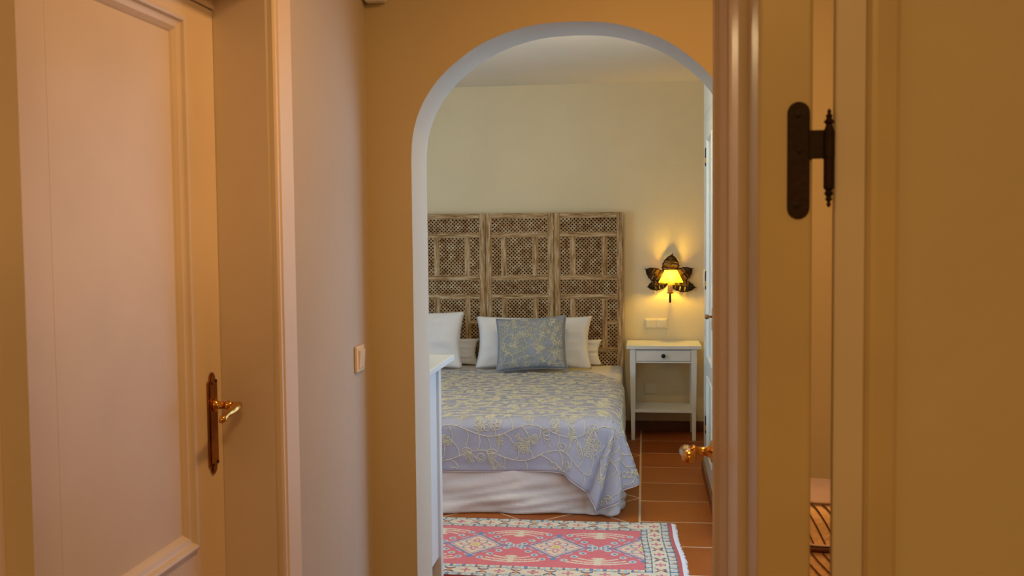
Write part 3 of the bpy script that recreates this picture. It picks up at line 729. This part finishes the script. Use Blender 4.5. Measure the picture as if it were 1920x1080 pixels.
def skirt(t, s):
    a = T(t); b = H(t); n_ = outn(t)
    r = .028
    e = min(1, s / .14) ; rnd_ = n_ * r * math.sin(e * PI / 2) * (1 - s) ** .6 * .9
    p = a.lerp(b, s)
    k = math.exp(-((t - 1.4) / .75) ** 2) if t > .8 else math.exp(-((t - .8) / .09) ** 2) * .75
    fold = k * s * (.036 * math.cos((t - .88) * 17) if t < 2.1 else .010 * math.cos(t * 9))
    fl = .006 * s * noise.noise(Vector((t * 14, s * 2, 3))) if t < .82 else 0
    # dents just above the foot hem
    if t < .85: fl -= .008 * math.exp(-((s - .86) / .10) ** 2) * (.5 + noise.noise(Vector((t * 22, 1, 3))))
    return p + rnd_ + n_ * (fold + fl + .006)
def rows_t():
    r = [k / 110 for k in range(110)] + [1 + k / 34 for k in range(34)] + [2 + k / 60 for k in range(61)]
    return r
bs = MB(); TT = rows_t()
bs.grid([[tuple(skirt(t, s_ / 26)) for s_ in range(27)] for t in TT])
tp = []
NX = 110
for k in range(NX + 1):
    x = lerp(BXL, XT, k / NX); row = []
    for j in range(61):
        y = lerp(yf(x), yhead(x), j / 60); z = topz(x, y)
        if j == 0: p = skirt(k / NX if k < NX else 1.0, 0); row.append(tuple(p)); continue
        if k == NX: row.append(tuple(skirt(2 + j / 60, 0))); continue
        row.append((x, y, z))
    tp.append(row)
bs.grid(tp)
spread = bs.build('bedspread', MT['spread'], smooth=True, solid=.004, weld=.004)
tag(spread, 'blue-grey bedspread with cream vine embroidery, corner hanging to the floor', 'bedspread')
MB().tube([tuple(skirt(t, 1.0)) for t in TT if t < 2.95], .0028, 6).build('hem_piping', MT['hem'], spread)

def smap(X, Y):     # flat cloth coordinates -> (point, outward normal)
    b = yf(min(X, XT)) - Y; a = X - XT
    LD = .275
    if a <= 0 and b <= 0:
        if Y > yhead(X): return None
        return Vector((X, Y, topz(X, Y) + .0028)), Vector((0, 0, 1))
    if a <= 0:
        s = b / LD; t = xt(X) * (1 if X > BXL else 0)
    elif b <= 0:
        s = a / .335; t = 2 + (Y - yf(XT)) / (6.86 - yf(XT))
    else:
        r = math.hypot(a, b); ang = math.atan2(a, b) / (PI / 2); t = 1 + ang
        s = r / lerp(.36, .47, 1 - abs(ang - .4) / .6) if ang < 1 else r / .34
    if s > .96 or t > 2.98 or t < 0: return None
    p = skirt(t, s); e = 1e-2
    d1 = skirt(min(t + e, 3), s) - skirt(max(t - e, 0), s); d2 = skirt(t, min(s + .02, 1)) - skirt(t, max(s - .02, 0))
    n_ = d2.cross(d1)
    if n_.length < 1e-9: n_ = outn(t)
    n_.normalize()
    if n_.dot(outn(t)) < 0: n_ = -n_
    return p + n_ * .003, n_

# ---- vine drawing in flat cloth coordinates
def vines(rn, regions, scale=1.0):
    L = []
    def curl(x, y, a, r, turns=1.35, sgn=1):
        pts = []; n_ = 22
        for k in range(n_ + 1):
            t = k / n_; rr = r * (1 - .62 * t); th = a + sgn * (t * turns * 2 * PI) - sgn * PI / 2
            cx_ = x + r * math.cos(a + sgn * PI / 2); cy_ = y + r * math.sin(a + sgn * PI / 2)
            pts.append((cx_ + rr * math.cos(th), cy_ + rr * math.sin(th)))
        L.append(pts)
    def sprig(x, y, a, ln, sgn):
        # stem with small loop leaves on both sides
        n_ = 4; px_, py_ = x, y; pts = [(x, y)]
        for k in range(1, n_ + 1):
            a2 = a + sgn * .12 * k; px_ += math.cos(a2) * ln / n_; py_ += math.sin(a2) * ln / n_; pts.append((px_, py_))
            for sd in (1, -1):
                b_ = a2 + sd * 1.0; l2 = ln * .40 * (1 - .12 * k); w2 = l2 * .25
                lp = []
                for m in range(9):
                    th = 2 * PI * m / 8; u = (1 - math.cos(th)) / 2 * l2; v = math.sin(th) * w2
                    lp.append((px_ + u * math.cos(b_) - v * math.sin(b_), py_ + u * math.sin(b_) + v * math.cos(b_)))
                L.append(lp)
        L.append(pts)
    def loops(x, y, a, n_, r, sgn):
        # chained loops like a coiled tendril
        pts = []
        for k in range(n_ * 14 + 1):
            t = k / 14; th = t * 2 * PI * sgn
            cx_ = x + math.cos(a) * t * r * 1.25; cy_ = y + math.sin(a) * t * r * 1.25
            pts.append((cx_ + r * math.cos(th + a + PI), cy_ + r * math.sin(th + a + PI)))
        L.append(pts)
    for (x0, y0, x1, y1, amp, wl) in regions:
        ln = math.hypot(x1 - x0, y1 - y0); a0 = math.atan2(y1 - y0, x1 - x0); n_ = int(ln / .012); pts = []
        ph = rn.random() * 6
        for k in range(n_ + 1):
            t = k / n_; o_ = amp * math.sin(ph + t * ln / wl * 2 * PI)
            pts.append((lerp(x0, x1, t) - math.sin(a0) * o_, lerp(y0, y1, t) + math.cos(a0) * o_))
        L.append(pts)
        step = max(3, int(.044 * scale / .012)); sd = 1
        for k in range(step // 2, n_, step):
            sd = -sd; p = pts[k]; q = pts[min(k + 1, n_)]; aa = math.atan2(q[1] - p[1], q[0] - p[0]) + sd * rn.uniform(.6, 1.0)
            bl = rn.uniform(.035, .075) * scale
            br = []
            for m in range(8):
                t = m / 7; a3 = aa + sd * t * .5; br.append((p[0] + math.cos(a3) * bl * t, p[1] + math.sin(a3) * bl * t))
            L.append(br); e = br[-1]; kind = rn.random(); ae = aa + sd * .5
            if kind < .36: curl(e[0], e[1], ae, rn.uniform(.014, .024) * scale, rn.uniform(1.2, 1.7), rn.choice((1, -1)))
            elif kind < .75: sprig(e[0], e[1], ae, rn.uniform(.05, .085) * scale, rn.choice((1, -1)))
            else: loops(e[0], e[1], ae, 3, rn.uniform(.011, .015) * scale, rn.choice((1, -1)))
    return L
def embroider(lines, mapper, rad):
    m = MB()
    for ln in lines:
        seg = []
        for p in ln:
            q = mapper(p[0], p[1])
            if q is None:
                if len(seg) > 2: m.tube(seg, rad, 4, cap=False)
                seg = []; continue
            if seg and (q[0] - seg[-1]).length > .06: 
                if len(seg) > 2: m.tube(seg, rad, 4, cap=False)
                seg = []
            seg.append(q[0])
        if len(seg) > 2: m.tube(seg, rad, 4, cap=False)
    return m
rn = random.Random(21); regs = []
yy = -.185
while yy < 1.95:
    regs.append((-2.2, yf(-1.15) + yy, -1.15, yf(-1.15) + yy, .030, .42)); regs.append((-1.15, yf(-1.15) + yy, .2, yf(.2) + yy, .030, .42)); yy += .135
L = vines(rn, regs, 1.2)
embroider(L, smap, .0024).build('embroidery', MT['thread'], spread, smooth=True)

# ------------------------------------------------------------------ pillows
def pillow_pts(wd_, ht, th, seed, n=36, pin=.10, flange=0.):
    rn_ = random.Random(seed)
    F, B = [], []
    for i in range(n + 1):
        u = -1 + 2 * i / n; rf, rb = [], []
        for j in range(n + 1):
            v = -1 + 2 * j / n
            x = u * wd_ / 2 * (1 - pin * (1 - v * v) * abs(u) ** 2 * .8); z = v * ht / 2 * (1 - pin * (1 - u * u) * abs(v) ** 2)
            k = max(0, (1 - u * u) * (1 - v * v)); h = th / 2 * k ** .42
            w_ = .010 * noise.noise(Vector((u * 2 + seed, v * 2, 1))) + .012 * noise.noise(Vector((u * 4, v * 4 + seed, 2))) * (1 if k > .02 else .3)
            w_ += .008 * math.sin((abs(u) - abs(v)) * 9 + seed) * (abs(u) * abs(v)) ** 2
            rf.append((x, -h + w_ * min(1, k * 4), z)); rb.append((x, h + w_ * .5 * min(1, k * 4), z))
        F.append(rf); B.append(rb)
    return F, B
def make_pillow(name, loc, wd_, ht, th, lean, yaw, roll, seed, m, pin=.10):
    F, B = pillow_pts(wd_, ht, th, seed, pin=pin)
    Mx = Matrix.Translation(loc) @ Matrix.Rotation(yaw, 4, 'Z') @ Matrix.Rotation(-lean, 4, 'X') @ Matrix.Rotation(roll, 4, 'Y')
    Mx = Mx @ Matrix.Translation((0, 0, ht / 2))
    t = lambda p: tuple(Mx @ Vector(p))
    mb = MB().grid([[t(p) for p in r] for r in F]).grid([[t(p) for p in r] for r in B])
    o = mb.build(name, m, smooth=True, weld=.0006)
    return o, F, Mx
g = 'white pillows propped against the headboard'
o, _, _ = make_pillow('pillow', (-.80, 7.42, ZB + .008), .85, .385, .16, R(13), 0, 0, 3, MT['pillow'], .09)
tag(o, 'white pillow directly behind the blue embroidered cushion', 'pillow', g)
o, _, _ = make_pillow('pillow', (-1.73, 7.42, ZB + .008), .84, .42, .16, R(13), R(-3), 0, 5, MT['pillow'], .08)
tag(o, 'white pillow at the left of the bed, partly hidden by the dresser', 'pillow', g)
o, _, _ = make_pillow('pillow', (-.70, 7.655, ZB + .006), .78, .19, .09, R(2), 0, 0, 9, MT['pillow'], .10)
tag(o, 'low white pillow peeking out at the far right behind the others', 'pillow', g)
o, _, _ = make_pillow('pillow', (-1.62, 7.655, ZB + .014), .78, .20, .09, R(2), 0, R(2), 11, MT['pillow'], .10)
tag(o, 'low white pillow peeking out behind the left pillow', 'pillow', g)
cu, F, Mx = make_pillow('cushion', (-.78, 7.15, ZB + .030), .50, .385, .16, R(20), R(-3), R(-3.5), 17, MT['cushion'], .08)
tag(cu, 'blue-grey square cushion embroidered with cream vines, at the bed centre', 'cushion')
nF = len(F) - 1
def cmap(X, Z):
    u = (X / .245 + 1) / 2 * nF; v = (Z / .19 + 1) / 2 * nF
    if not (1 < u < nF - 1 and 1 < v < nF - 1): return None
    i, j = int(u), int(v); a, b_ = u - i, v - j
    p = Vector(F[i][j]) * (1 - a) * (1 - b_) + Vector(F[i + 1][j]) * a * (1 - b_) + Vector(F[i][j + 1]) * (1 - a) * b_ + Vector(F[i + 1][j + 1]) * a * b_
    p.y -= .0022
    return Mx @ p, Vector((0, -1, 0))
rn = random.Random(5)
L = vines(rn, [(-.24, -.12, .24, -.14, .025, .35), (-.22, -.2, -.17, .2, .02, .3), (-.2, 0.0, .2, .03, .03, .3), (-.2, .12, .22, .14, .02, .3), (-.22, -.06, .22, -.05, .03, .28), (-.22, .07, .22, .085, .03, .33), (.2, -.18, .17, .18, .02, .3)], .95)
embroider(L, cmap, .0022).build('embroidery', MT['thread'], cu, smooth=True)
# cushion piping
ed = [F[i][0] for i in range(nF + 1)] + [F[nF][j] for j in range(1, nF + 1)] + [F[i][nF] for i in range(nF - 1, -1, -1)] + [F[0][j] for j in range(nF - 1, 0, -1)]
MB().tube([tuple(Mx @ Vector((p[0], 0, p[2]))) for p in ed], .004, 6, closed=True).build('piping', MT['cushion'], cu, smooth=True)

# ------------------------------------------------------------------ rug
RXL, RXR, RYN, RYF = -2.25, .128, 4.385, 5.282
def sk_(x, y): return x + .045 * (5.28 - y) / .8      # the right end runs slightly askew
C = dict(red=(.60, .105, .115), cream=(.66, .55, .38), blue=(.08, .19, .34), lblue=(.30, .48, .56), navy=(.03, .04, .12), green=(.10, .26, .22), pink=(.55, .16, .20),
         yellow=(.62, .50, .08), orange=(.60, .22, .06), brown=(.10, .04, .03), edge=(.42, .05, .045))
def ell(x, y, cx, cy, a, b): return ((x - cx) / a) ** 2 + ((y - cy) / b) ** 2
def motif_border(s, q):    # s along, q in -1..1 across
    P_ = .15; k = (s / P_) % 1; d = k - .25
    if abs(d) < .17:
        ax = abs(d) / .17; 
        if ax < .30 and abs(q) < .35: return C['orange']
        if abs(abs(q) - .1 - ax * .62) < .19 and ax > .12: return C['navy']
        if ax < .30 and abs(q) < .6: return C['navy'] if abs(q) > .45 else C['orange']
    d = k - .75
    if abs(d) < .20:
        ax = abs(d) / .20
        if ax < .22 and abs(q) < .62: return C['pink'] if abs(q) < .5 else C['brown']
        if .34 < ax < .8 and abs(q) < .2: return C['pink']
        if ax < .5 and abs(q) < .12: return C['red']
    d = abs(k - .5)
    if (d < .035 or d > .465) and abs(q) > .72: return C['lblue']
    return C['cream']
def guard(s, q):
    k = (s / .028) % 1
    if abs(q) > .75: return C['green'] if (s / .056) % 1 < .5 else C['brown']
    if k < .45: return C['lblue'] if (s / .056) % 1 < .5 else C['blue']
    return C['cream'] if q > 0 else C['orange'] if (s / .084) % 1 < .33 else C['cream']
YF2, YN2, XF = 5.132, 4.535, -.028
yc = (YF2 + YN2) / 2
def field(x, y):
    sp_ = .388; k = round((x - XF) / sp_); cx_ = XF + k * sp_; dx = x - cx_; dy = (y - yc); ax, ay = abs(dx), abs(dy)
    dm = ax / .135 + ay / .165
    if dm < 1:
        if dm > .90: return C['blue']
        if ax < .016 and ay < .020: return C['yellow']
        for (px_, py_, a, b) in ((.05, 0, .030, .016), (0, .06, .014, .032)):
            if ell(ax, ay, px_, py_, a, b) < 1: return C['pink'] if ell(ax, ay, px_, py_, a * .55, b * .5) > 1 else C['cream']
        e = ell(ax, ay, .032, .042, .022, .022)
        if .55 < e < 1.2: return C['blue'] if ax > .04 else C['pink']
        if .78 < dm < .84: return C['pink']
        return C['cream']
    if ell(ax, ay, 0, .180, .016, .018) < 1: return C['blue']
    if ell(ax, ay, .148, 0, .014, .012) < 1: return C['blue']
    # eye-shaped curls on tendrils following the diamond
    for (px_, py_) in ((.155, .035), (.125, .085), (.090, .135), (.050, .190), (.175, .010)):
        e = ell(ax, ay, px_, py_, .017, .020)
        if e < .22: return C['blue']
        if e < 1: return C['lblue'] if e > .62 else C['cream']
    if 1.06 < dm < 1.13 and (ax * 40) % 2 < 1.2: return C['lblue']
    # cream crowns between the medallions, top and bottom
    kx = (x - XF) / sp_; mx_ = XF + (math.floor(kx) + .5) * sp_; ex = abs(x - mx_); r = .285 - ay      # r: distance from the border
    if ex < .014 and .035 < r < .14: return C['cream']
    if ell(ex, r, 0, .125, .030, .014) < 1: return C['cream']
    for r0, ln, dr in ((.045, .135, .0), (.070, .115, .0), (.098, .085, .0)):
        rc = r0 + (.030 * (ex / ln) ** 2 if ex > .03 else 0)
        if ex < ln and abs(r - rc) < .0075: return C['cream']
    return C['red']
def rug_color(x, y):
    x = sk_(x, y) - .045 * (5.28 - y) / .8 * 1.0     # coordinates already unskewed
    dr = RXR - x; df_ = RYF - y; dn = y - RYN
    if dr < .020: return C['edge']
    if dr < .056: return guard(y, (dr - .038) / .018)
    dmin = min(df_, dn)
    if x > XF + .034 :
        if dmin < .012: return guard(x, 0)
        return motif_border(y, (dr - .089) / .033) if dmin > .024 else C['cream']
    if dmin < .034: return guard(x, (dmin - .017) / .017)
    if x > XF and dmin > .118: return guard(y, (x - XF - .017) / .017)
    if dmin < .116: return motif_border(x, (dmin - .075) / .041)
    if dmin < .150: return guard(x, (dmin - .133) / .017)
    return field(x, y)
cs = .0055; nx = int((RXR - RXL) / cs); ny = int((RYF - RYN) / cs)
rv, rf_ = [], []
def rugz(x, y): return .011 + .0012 * noise.noise(Vector((x * 5, y * 5, 0)))
def rugp(x, y):
    k = max(0, 1 - (RXR - x) / .5); return (x + .042 * k * (5.28 - y) / .8 + .004 * k * math.sin(y * 11), y - .016 * (x - RXL) / 2.3 + .004 * math.sin(x * 5), rugz(x, y))
for i in range(nx + 1):
    for j in range(ny + 1): rv.append(rugp(RXL + i * cs, RYN + j * cs))
for i in range(nx):
    for j in range(ny): rf_.append((i * (ny + 1) + j, (i + 1) * (ny + 1) + j, (i + 1) * (ny + 1) + j + 1, i * (ny + 1) + j + 1))
ntop = len(rf_)
me = bpy.data.meshes.new('rug'); 
# rim down to the floor
rim = [(i, 0) for i in range(nx + 1)] + [(nx, j) for j in range(1, ny + 1)] + [(i, ny) for i in range(nx - 1, -1, -1)] + [(0, j) for j in range(ny - 1, 0, -1)]
base = len(rv)
for (i, j) in rim: p = rv[i * (ny + 1) + j]; rv.append((p[0], p[1], .0005))
nr = len(rim)
for k in range(nr):
    a = rim[k]; b_ = rim[(k + 1) % nr]; rf_.append((a[0] * (ny + 1) + a[1], base + k, base + (k + 1) % nr, b_[0] * (ny + 1) + b_[1]))
me.from_pydata(rv, [], rf_)
ca = me.color_attributes.new('knots', 'FLOAT_COLOR', 'CORNER')
cols = []
for fi in range(len(rf_)):
    if fi < ntop:
        i, j = divmod(fi, ny); c_ = rug_color(RXL + (i + .5) * cs, RYN + (j + .5) * cs); v_ = 1 + rnd.uniform(-.12, .12)
        c_ = tuple(min(1, q * v_) for q in c_)
    else: c_ = C['edge']
    cols += [c_[0], c_[1], c_[2], 1] * 4
ca.data.foreach_set('color', cols)
rm = bpy.data.materials.new('knotted_wool'); rm.use_nodes = True; nt = rm.node_tree; b = nt.nodes['Principled BSDF']
at = nt.nodes.new('ShaderNodeVertexColor'); at.layer_name = 'knots'; nt.links.new(at.outputs[0], b.inputs['Base Color'])
b.inputs['Roughness'].default_value = .95; b.inputs['Sheen Weight'].default_value = .2
ns = nt.nodes.new('ShaderNodeTexNoise'); ns.inputs['Scale'].default_value = 300; bp = nt.nodes.new('ShaderNodeBump'); bp.inputs['Strength'].default_value = .5; bp.inputs['Distance'].default_value = .003
tc = nt.nodes.new('ShaderNodeTexCoord'); nt.links.new(tc.outputs['Object'], ns.inputs['Vector']); nt.links.new(ns.outputs[0], bp.inputs['Height']); nt.links.new(bp.outputs[0], b.inputs['Normal'])
me.materials.append(rm); me.update()
rug = bpy.data.objects.new('rug', me); col.objects.link(rug)
tag(rug, 'red patterned runner rug with cream and blue borders at the foot of the bed', 'rug')
fm = MB()
for k in range(230):
    y = lerp(RYN + .005, RYF - .005, k / 229); p = Vector(rugp(RXR, y))
    l_ = rnd.uniform(.016, .026); dy = rnd.uniform(-.005, .005)
    fm.tube([(p.x - .003, p.y, .009), (p.x + l_ * .5, p.y + dy * .4, .007), (p.x + l_, p.y + dy, .0025)], [.0024, .0022, .0012], 4)
tag(fm.build('fringe', MT['fringe'], rug), 'white fringe', kind='stuff')
# ------------------------------------------------------------------ room windows that let the daylight in (outside the frame)
wn = MB()
for a, b_ in (((.60, 3.6, 0), (.66, 3.66, 2.25)), ((.60, 4.89, 0), (.66, 4.95, 2.25)), ((.60, 3.66, 2.19), (.66, 4.89, 2.25)), ((.60, 4.25, 0), (.66, 4.30, 2.19))): wn.box(a, b_)
struct('window_1', wn, MT['white_paint'])
wn = MB()
for a, b_ in (((BL - .08, 4.1, .75), (BL - .02, 4.16, 2.15)), ((BL - .08, 5.64, .75), (BL - .02, 5.7, 2.15)), ((BL - .08, 4.16, .75), (BL - .02, 5.64, .81)), ((BL - .08, 4.16, 2.09), (BL - .02, 5.64, 2.15)), ((BL - .08, 4.87, .81), (BL - .02, 4.93, 2.09))): wn.box(a, b_)
struct('window_2', wn, MT['white_paint'])
